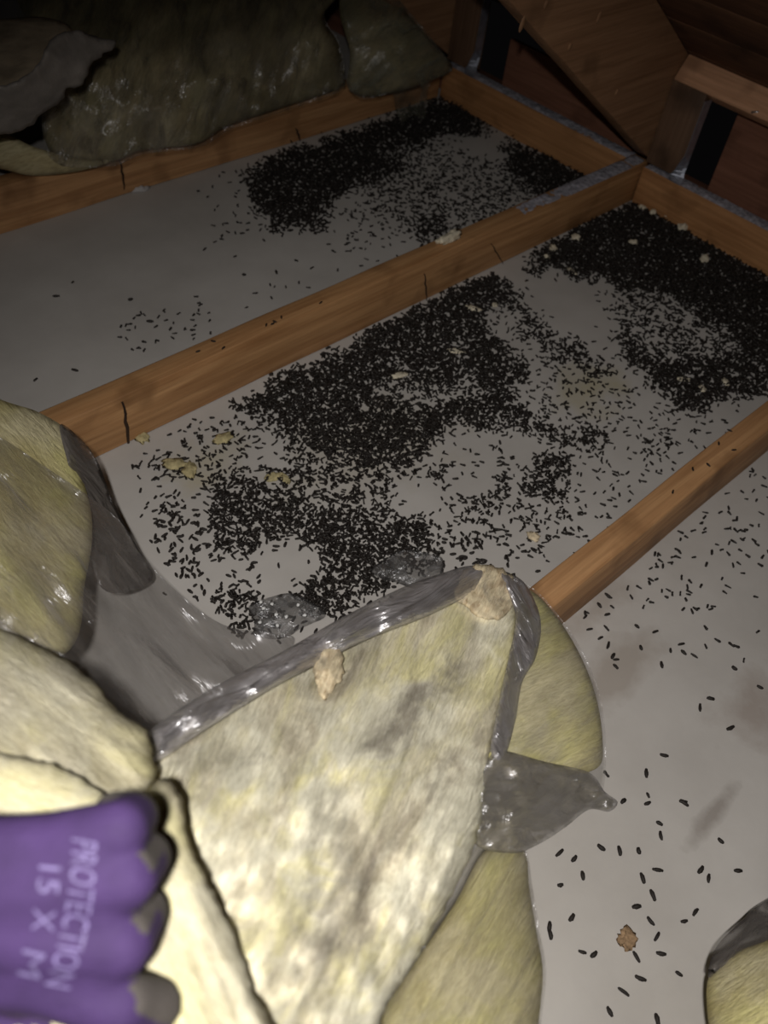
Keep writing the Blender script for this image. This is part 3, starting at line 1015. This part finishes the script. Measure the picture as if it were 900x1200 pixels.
# ------------------------------------------------------------------ droppings
OUT3 = [(-110, 425), (0, 468), (45, 483), (92, 510), (135, 590), (165, 650), (215, 700), (262, 732), (312, 746), (285, 775), (185, 868), (-110, 900)]
COVER = [OUT1, OUT2, OUT3, [(172, 866), (330, 764), (470, 689), (550, 660), (600, 668), (650, 720), (706, 865), (724, 940), (632, 990), (560, 1000), (300, 900)],
         [(828, 1150), (838, 1110), (900, 1054), (960, 1030), (1000, 1290), (840, 1290)]]
DENSE = [  # outline on the floor (as seen in the photograph), how thick the droppings lie
    ([(270, 482), (340, 440), (420, 405), (480, 370), (545, 335), (590, 332), (600, 352), (570, 362), (558, 372), (580, 400), (598, 422), (622, 440), (585, 452),
      (608, 472), (612, 490), (580, 500), (528, 502), (505, 525), (470, 548), (420, 552), (380, 535), (340, 515), (300, 490)], .95),
    ([(590, 332), (605, 345), (625, 378), (645, 396), (690, 418), (720, 434), (712, 442), (670, 428), (632, 406), (605, 372), (584, 345)], .82),
    ([(605, 480), (640, 497), (672, 515), (672, 530), (655, 525), (630, 510), (600, 498)], .88),
    ([(640, 535), (665, 530), (668, 560), (645, 580), (612, 578), (608, 566)], .88),
    ([(584, 540), (594, 540), (594, 575), (572, 600), (530, 597), (530, 586), (565, 588), (584, 570)], .72),
    ([(250, 575), (290, 560), (335, 575), (355, 600), (350, 628), (300, 642), (262, 655), (250, 625)], .86),
    ([(340, 620), (380, 600), (430, 610), (500, 612), (512, 640), (495, 672), (440, 692), (400, 722), (345, 730), (360, 680), (385, 660)], .93),
    ([(250, 695), (290, 688), (320, 705), (335, 740), (270, 745)], .8),
    ([(175, 590), (235, 590), (250, 640), (240, 700), (200, 665)], .52),
    ([(330, 500), (530, 545), (520, 600), (440, 612), (370, 600), (330, 570)], .62),
    ([(150, 545), (230, 500), (330, 480), (360, 540), (330, 575), (250, 570), (200, 570)], .43),
    ([(525, 595), (600, 580), (660, 560), (690, 590), (650, 640), (560, 660), (505, 650)], .46),
    ([(620, 405), (720, 430), (740, 480), (680, 500), (640, 480)], .36),
    ([(672, 505), (700, 500), (712, 520), (700, 532), (678, 528)], .74),
    ([(735, 505), (775, 500), (790, 525), (765, 535)], .5),
    ([(690, 252), (745, 240), (790, 258), (905, 330), (905, 425), (860, 405), (810, 362), (745, 338), (690, 325), (640, 312), (615, 322), (640, 290)], .97),
    ([(735, 335), (860, 395), (860, 430), (760, 420), (715, 380)], .56),
    ([(715, 392), (760, 418), (800, 428), (840, 420), (905, 405), (905, 452), (850, 468), (800, 482), (775, 462), (742, 432)], .91),
    ([(440, 150), (620, 210), (610, 260), (500, 270), (420, 245)], .5),
    ([(288, 208), (320, 190), (400, 165), (520, 118), (560, 135), (576, 152), (520, 160), (440, 182), (478, 200), (420, 222), (392, 230), (380, 265), (330, 272), (300, 250)], .94),
    ([(592, 172), (640, 184), (700, 214), (680, 228), (640, 240), (600, 200)], .95),
    ([(480, 268), (512, 246), (530, 268), (505, 292)], .78),
    ([(400, 240), (480, 250), (480, 290), (400, 300)], .3),
    ([(255, 200), (300, 200), (300, 280), (250, 280)], .2),
    ([(220, 200), (520, 240), (470, 310), (320, 390), (240, 340)], .115),
    ([(130, 400), (160, 360), (240, 350), (250, 385), (150, 425)], .27),
    ([(655, 690), (900, 500), (905, 620), (800, 680), (680, 740)], .27),
    ([(670, 740), (905, 590), (905, 780), (700, 790)], .225),
    ([(640, 800), (905, 740), (905, 1200), (640, 1200)], .055),
    ([(150, 560), (620, 330), (700, 330), (890, 460), (640, 680), (520, 680), (330, 750), (200, 700)], .27),
]
VOID = [([(608, 330), (650, 323), (690, 336), (708, 370), (700, 405), (662, 398), (625, 362)], .02), ([(455, 570), (480, 555), (520, 575), (515, 600), (470, 610)], .12),
        ([(530, 545), (560, 530), (585, 545), (578, 580), (545, 590)], .2), ([(590, 520), (630, 525), (628, 558), (598, 555)], .15),
        ([(320, 660), (360, 650), (375, 675), (340, 700), (300, 685)], .15), ([(455, 430), (480, 432), (478, 448), (458, 448)], .4),
        ([(520, 402), (545, 402), (552, 420), (535, 422)], .3), ([(440, 455), (560, 448), (565, 470), (500, 482), (445, 478)], .6),
        ([(600, 400), (625, 412), (640, 432), (620, 430)], .1), ([(625, 505), (690, 535), (720, 600), (680, 560)], .25),
        ([(300, 520), (335, 515), (335, 540), (305, 545)], .2)]


def bay(n_area, x0, x1, y0, y1):
    n = int(n_area * (x1 - x0) * (y1 - y0))
    p = np.stack([rng.uniform(x0, x1, n), rng.uniform(y0, y1, n), np.zeros(n)], 1)
    px = project(p)
    jit = np.stack([[noise.noise(Vector((a * 22, b * 22, 1.0))) for a, b, _ in p], [noise.noise(Vector((a * 22, b * 22, 7.0))) for a, b, _ in p]], 1)
    q = px + jit * 11 + rng.normal(0, 5.5, (n, 2))
    d = np.full(n, .02)
    for poly, v in DENSE:
        m = inside(q, poly)
        d[m] = np.maximum(d[m], v)
    for poly, v in VOID:
        m = inside(q, poly)
        d[m] = np.minimum(d[m], v)
    clump = np.array([noise.noise(Vector((a * 75, b * 75, 3.0))) for a, b, _ in p])
    pr = np.clip(d, 0, 1) ** 2.45 * np.where(d < .8, np.clip(1 + 1.6 * clump, .05, 2.5), 1)
    keep = rng.random(n) < pr
    return p[keep], d[keep], px[keep]


parts = [bay(80000, .22, 1.685, .288, .862), bay(72000, .40, 1.685, .912, 1.465), bay(70000, .18, 1.685, -.30, .238)]
pos = np.vstack([a[0] for a in parts])
den = np.concatenate([a[1] for a in parts])
pix = np.vstack([a[2] for a in parts])
# single droppings one can pick out on the bare boards
SINGLE = [(655, 1000), (672, 1007), (682, 1027), (725, 998), (748, 998), (752, 1030), (770, 1020), (774, 980), (772, 966), (758, 942), (745, 1063), (762, 1080),
          (764, 1050), (735, 1120 - 20), (745, 1122), (750, 1147), (682, 1116), (695, 1119), (643, 1087), (644, 1096), (769, 1098), (774, 1118), (795, 1142), (730, 1163),
          (844, 986), (820, 1020), (864, 1021), (801, 1080), (769, 1196), (710, 908), (757, 907), (855, 854), (820, 830), (832, 820), (775, 780), (860, 784), (890, 806),
          (730, 940), (801, 942), (712, 757), (718, 770), (800, 940), (714, 1186), (669, 1076), (704, 994), (830, 1100 - 70),
          (66, 348), (88, 435), (153, 352), (42, 446), (176, 378), (240, 293), (286, 323), (318, 350), (324, 320)]
sp = np.array([tuple(P(x, y, 0)) for x, y in SINGLE])
pos = np.vstack([sp, pos])
den = np.concatenate([np.full(len(sp), .05), den])
pix = np.vstack([np.array(SINGLE, float), pix])
N_ = len(pos)
print('droppings', N_)
lenh = rng.uniform(.0034, .0058, N_)
rad = rng.uniform(.0016, .0023, N_)
lenh[:len(sp)] *= 1.15
rad[:len(sp)] *= 1.15
yaw = rng.uniform(0, 2 * PI, N_)
pit = np.where(den > .7, rng.normal(0, .35, N_), rng.normal(0, .05, N_))
lift = np.where(den > .85, rng.uniform(0, .007, N_), np.where(den > .6, rng.uniform(0, .002, N_), 0))
cz = rad * .95 + np.abs(np.sin(pit)) * lenh * .8 + lift


def dropping_mesh(seg, rings, seed):
    """one pellet, x along its length, unit length and unit radius"""
    r = random.Random(seed)
    v, f = [(-1, 0, 0)], []
    for i, (x, q) in enumerate(rings):
        for k in range(seg):
            a = 2 * PI * (k + .5 * (i % 2)) / seg
            w = q * (1 + r.uniform(-.12, .12))
            v.append((x, w * math.cos(a) + .18 * (1 - x * x), w * math.sin(a)))
    v.append((1, 0, 0))
    n = len(rings)
    for k in range(seg):
        f.append((0, 1 + (k + 1) % seg, 1 + k))
        f.append((len(v) - 1, 1 + (n - 1) * seg + k, 1 + (n - 1) * seg + (k + 1) % seg))
    for i in range(n - 1):
        for k in range(seg):
            a, b = 1 + i * seg + k, 1 + i * seg + (k + 1) % seg
            f.append((a, b, b + seg))
            f.append((a, b + seg, a + seg))
    return np.array(v, float), f


# which ones show largest: nearest to the viewer and not under the batts
vis = np.ones(N_, bool)
for poly in COVER:
    vis &= ~inside(pix, poly)
vis &= (pix[:, 0] > 3) & (pix[:, 0] < 897) & (pix[:, 1] < 1197)
dd = np.linalg.norm(pos - np.array(CAM), axis=1)
score = dd + np.where(den > .75, .45, 0)
score[:len(sp)] -= .6
score[~vis] = 99
order = np.argsort(score)[:300]
ind = np.zeros(N_, bool)
ind[order] = True
RINGS = [(-.86, .68), (-.35, 1.0), (.25, 1.0), (.84, .7)]
protos = []
for k in range(4):
    v, f = dropping_mesh(6, RINGS, k)
    me = bpy.data.meshes.new('dropping')
    me.from_pydata([tuple(a) for a in v], [], f)
    me.materials.append(M_DROP)
    me.polygons.foreach_set('use_smooth', [True] * len(me.polygons))
    protos.append(me)
for i in np.nonzero(ind)[0]:
    o = bpy.data.objects.new('dropping', protos[i % 4])
    COL.objects.link(o)
    o.location = (pos[i][0], pos[i][1], rad[i])
    o.rotation_euler = (0, 0, yaw[i])
    o.scale = (lenh[i], rad[i], rad[i])
    if pos[i][1] < .24:
        tag(o, 'single dark pellet dropping on the bare drywall outside the clean-topped joist', 'dropping', 'loose droppings outside the clean-topped joist')
    elif pos[i][1] < .865:
        px_, py_ = pix[i]
        if pos[i][1] < .36:
            lb, gr = 'dark pellet dropping close along the inner side of the clean-topped orange joist', 'loose droppings along the clean-topped joist'
        elif px_ < 350 and py_ < 585:
            lb, gr = 'dark pellet dropping around the dirty yellow tufts by the split joist', 'loose droppings around the yellow tufts'
        elif px_ < 300:
            lb, gr = 'dark pellet dropping scattered beside the grey plastic bag', 'loose droppings beside the plastic bag'
        elif px_ < 420:
            lb, gr = 'dark pellet dropping near the clear plastic scrap with white specks', 'loose droppings near the speckled scrap'
        elif py_ > 590:
            lb, gr = 'dark pellet dropping near the tan tip of the torn batt', 'loose droppings near the torn batt tip'
        else:
            lb, gr = 'dark pellet dropping in the open middle between the two brown joists', 'loose droppings in the open middle'
        tag(o, lb, 'dropping', gr)
    else:
        tag(o, 'single dark pellet dropping on the clean drywall of the back bay', 'dropping', 'loose droppings in the back bay')


def heap(name, sel, label):
    v, f = dropping_mesh(4, [(-.7, .85), (.65, .9)], 1)
    f = np.array(f)
    n = sel.sum()
    if n == 0:
        return
    loc = v[None] * np.stack([lenh[sel], rad[sel], rad[sel]], 1)[:, None]
    cp, sp_ = np.cos(pit[sel])[:, None], np.sin(pit[sel])[:, None]
    x = loc[..., 0] * cp + loc[..., 2] * sp_
    z = -loc[..., 0] * sp_ + loc[..., 2] * cp
    cy, sy = np.cos(yaw[sel])[:, None], np.sin(yaw[sel])[:, None]
    X = x * cy - loc[..., 1] * sy + pos[sel][:, 0:1]
    Y = x * sy + loc[..., 1] * cy + pos[sel][:, 1:2]
    Z = np.maximum(z + cz[sel][:, None], .0003)
    V = np.stack([X, Y, Z], 2).reshape(-1, 3)
    FA = (f[None] + (np.arange(n) * len(v))[:, None, None]).reshape(-1, 3)
    me = bpy.data.meshes.new(name)
    me.vertices.add(len(V))
    me.vertices.foreach_set('co', V.ravel())
    me.loops.add(FA.size)
    me.loops.foreach_set('vertex_index', FA.ravel())
    me.polygons.add(len(FA))
    me.polygons.foreach_set('loop_start', np.arange(0, FA.size, 3))
    me.polygons.foreach_set('loop_total', np.full(len(FA), 3))
    me.update()
    me.validate()
    o = link(name, me, M_DROP)
    o['kind'] = 'stuff'
    tag(o, label, 'droppings')
    return o


rest = ~ind
heap('dropping_heap', rest & (pos[:, 1] > .2) & (pos[:, 1] < .865), 'thick dark heaps of droppings between the two near joists')
heap('dropping_heap', rest & (pos[:, 1] >= .865), 'dark heap of droppings in the back bay along the wrapped insulation')
heap('dropping_heap', rest & (pos[:, 1] <= .2), 'fine scatter of dark droppings outside the clean-topped joist')

# a few on the joist tops
JT = [(322, 377), (330, 372), (312, 381), (325, 384), (250, 400), (262, 408), (232, 412), (376, 355), (700, 500 + 14), (838, 513), (855, 505), (812, 550), (830, 545), (842, 520)]
for k, (x, y) in enumerate(JT):
    p = P(x, y, JH + .0015)
    yy = .887 if p.y > .5 else .264
    if abs(p.y - yy) > .017:
        p.y = yy + random.uniform(-.012, .012)
    o = bpy.data.objects.new('dropping', protos[k % 4])
    COL.objects.link(o)
    o.location = (p.x, p.y, JH + .0022)
    o.rotation_euler = (0, 0, random.uniform(0, 6))
    o.scale = (.0042, .0015, .0015)
    if yy > .5:
        tag(o, 'dark dropping lying on top of the joist with the dark split', 'dropping', 'droppings on the split joist')
    else:
        tag(o, 'dark dropping lying on top of the clean orange joist', 'dropping', 'droppings on the clean joist')


# ------------------------------------------------------------------ debris
def lump(name, px, py, rx, ry, rz, mat, label, cat, group=None, seed=0, zoff=0.0, rough=.35):
    bm = bmesh.new()
    bmesh.ops.create_icosphere(bm, subdivisions=3, radius=1)
    p = P(px, py, zoff)
    for v in bm.verts:
        c = v.co.copy()
        k = 1 + 1.3 * rough * noise.noise(c * 2.6 + Vector((seed, seed, 0))) + rough * noise.noise(c * 1.7 + Vector((seed * 3.1, 0, 0))) + rough * .6 * noise.noise(c * 4 + Vector((0, seed, 0)))
        v.co = Vector((c.x * rx * k, c.y * ry * k, max(-.2, c.z) * rz * k))
    zmin = min(v.co.z for v in bm.verts)
    for v in bm.verts:
        v.co.z -= zmin
    o = link(name, bm_mesh(bm, name), mat)
    o.location = (p.x, p.y, zoff + .0005)
    o.rotation_euler = (0, 0, seed * 1.7)
    return tag(o, label, cat, group)


G1 = 'cream tufts along the eave block'
for k, (x, y, r, zo) in enumerate([(800, 268, .013, .006), (783, 255, .010, .006), (765, 250, .009, .007), (752, 244, .008, .007), (825, 305, .011, .008), (675, 280, .010, .006), (812, 262, .008, .006),
                               (742, 285, .008, .009), (648, 293, .010, .004), (640, 302, .007, .004)]):
    lump('insulation_tuft', x, y, r * 1.1, r * .8, r * .7, M_TUFT, 'pale cream tuft among the thick droppings by the eave block', 'tuft', G1, k, zo)
for k, (x, y, r) in enumerate([(205, 545, .013), (222, 552, .012), (320, 560, .010), (334, 562, .008), (262, 515, .012), (165, 512, .012)]):
    lump('insulation_tuft', x, y, r * 1.3, r * .8, r * .45, plain('tuft_yellow', (.42, .36, .2), 1, 0, .1, .3, 120, .8, .004), 'dirty yellow fibre tuft beside the joist with the split', 'tuft', 'yellow tufts by the split joist', k + 20, 0)
for k, (x, y, r) in enumerate([(555, 362, .011), (580, 357, .007), (535, 412, .010), (850, 448, .009), (800, 445, .008), (822, 455, .008), (468, 440, .010), (670, 318, .008)]):
    lump('paper_scrap', x, y, r * 1.4, r * .7, r * .25, M_TUFT, 'small pale paper scrap lying on the dark droppings heap', 'scrap', 'paper scraps on the heaps', k + 40, .006)
lump('insulation_tuft', 527, 281, .030, .010, .012, M_TUFT, 'cream fibre tuft caught on top of the split joist', 'tuft', None, 61, JH)
lump('insulation_tuft', 625, 630, .009, .007, .006, M_TAN, 'tan crumb of facing lying near the clean joist', 'crumb', None, 62, 0)
lump('debris_crumb', 735, 1101, .010, .008, .006, M_CRUMB, 'brown crumb alone among a few droppings on bare drywall', 'crumb', None, 63, 0, .5)
for (px, py, lab, sd) in ((330, 722, 'crumpled clear plastic scrap with white specks beside the rolled plastic edge', 2.0),
                          (487, 668, 'dark crumpled plastic scrap half under the torn batt tip', 5.0)):
    ol = [(px + 42 * math.cos(a) * (1 + .25 * math.sin(3 * a + sd)), py + 24 * math.sin(a) * (1 + .2 * math.cos(2 * a + sd))) for a in [2 * PI * k / 14 for k in range(14)]]
    o = soft('plastic_scrap', ol, [(px, py, .03), (px - 45, py, .014), (px + 45, py, .014), (px, py + 26, .014), (px, py - 26, .012)], film('poly_scrap%d' % sd, (.22, .215, .215), .38, .25, .8, (40, 50), .8), None,
             .006, .006, 16, 4, [((.4, 26, 12, True), .005)], .4, sd)
    tag(o, lab, 'plastic')
for k in range(9):
    x, y = 330 + random.uniform(-28, 30), 720 + random.uniform(-16, 14)
    lump('paint_speck', x, y, .0022, .002, .0015, plain('speck_white', (.7, .7, .7), .8), 'tiny white speck on the clear plastic scrap', 'speck', 'white specks on the plastic scrap', k + 70, .035)
o = lump('plaster_dab', 160, 222, .022, .012, .008, plain('plaster', (.42, .40, .40), .95), 'pale plaster dab at the foot of the back joist', 'plaster', None, 81, 0)
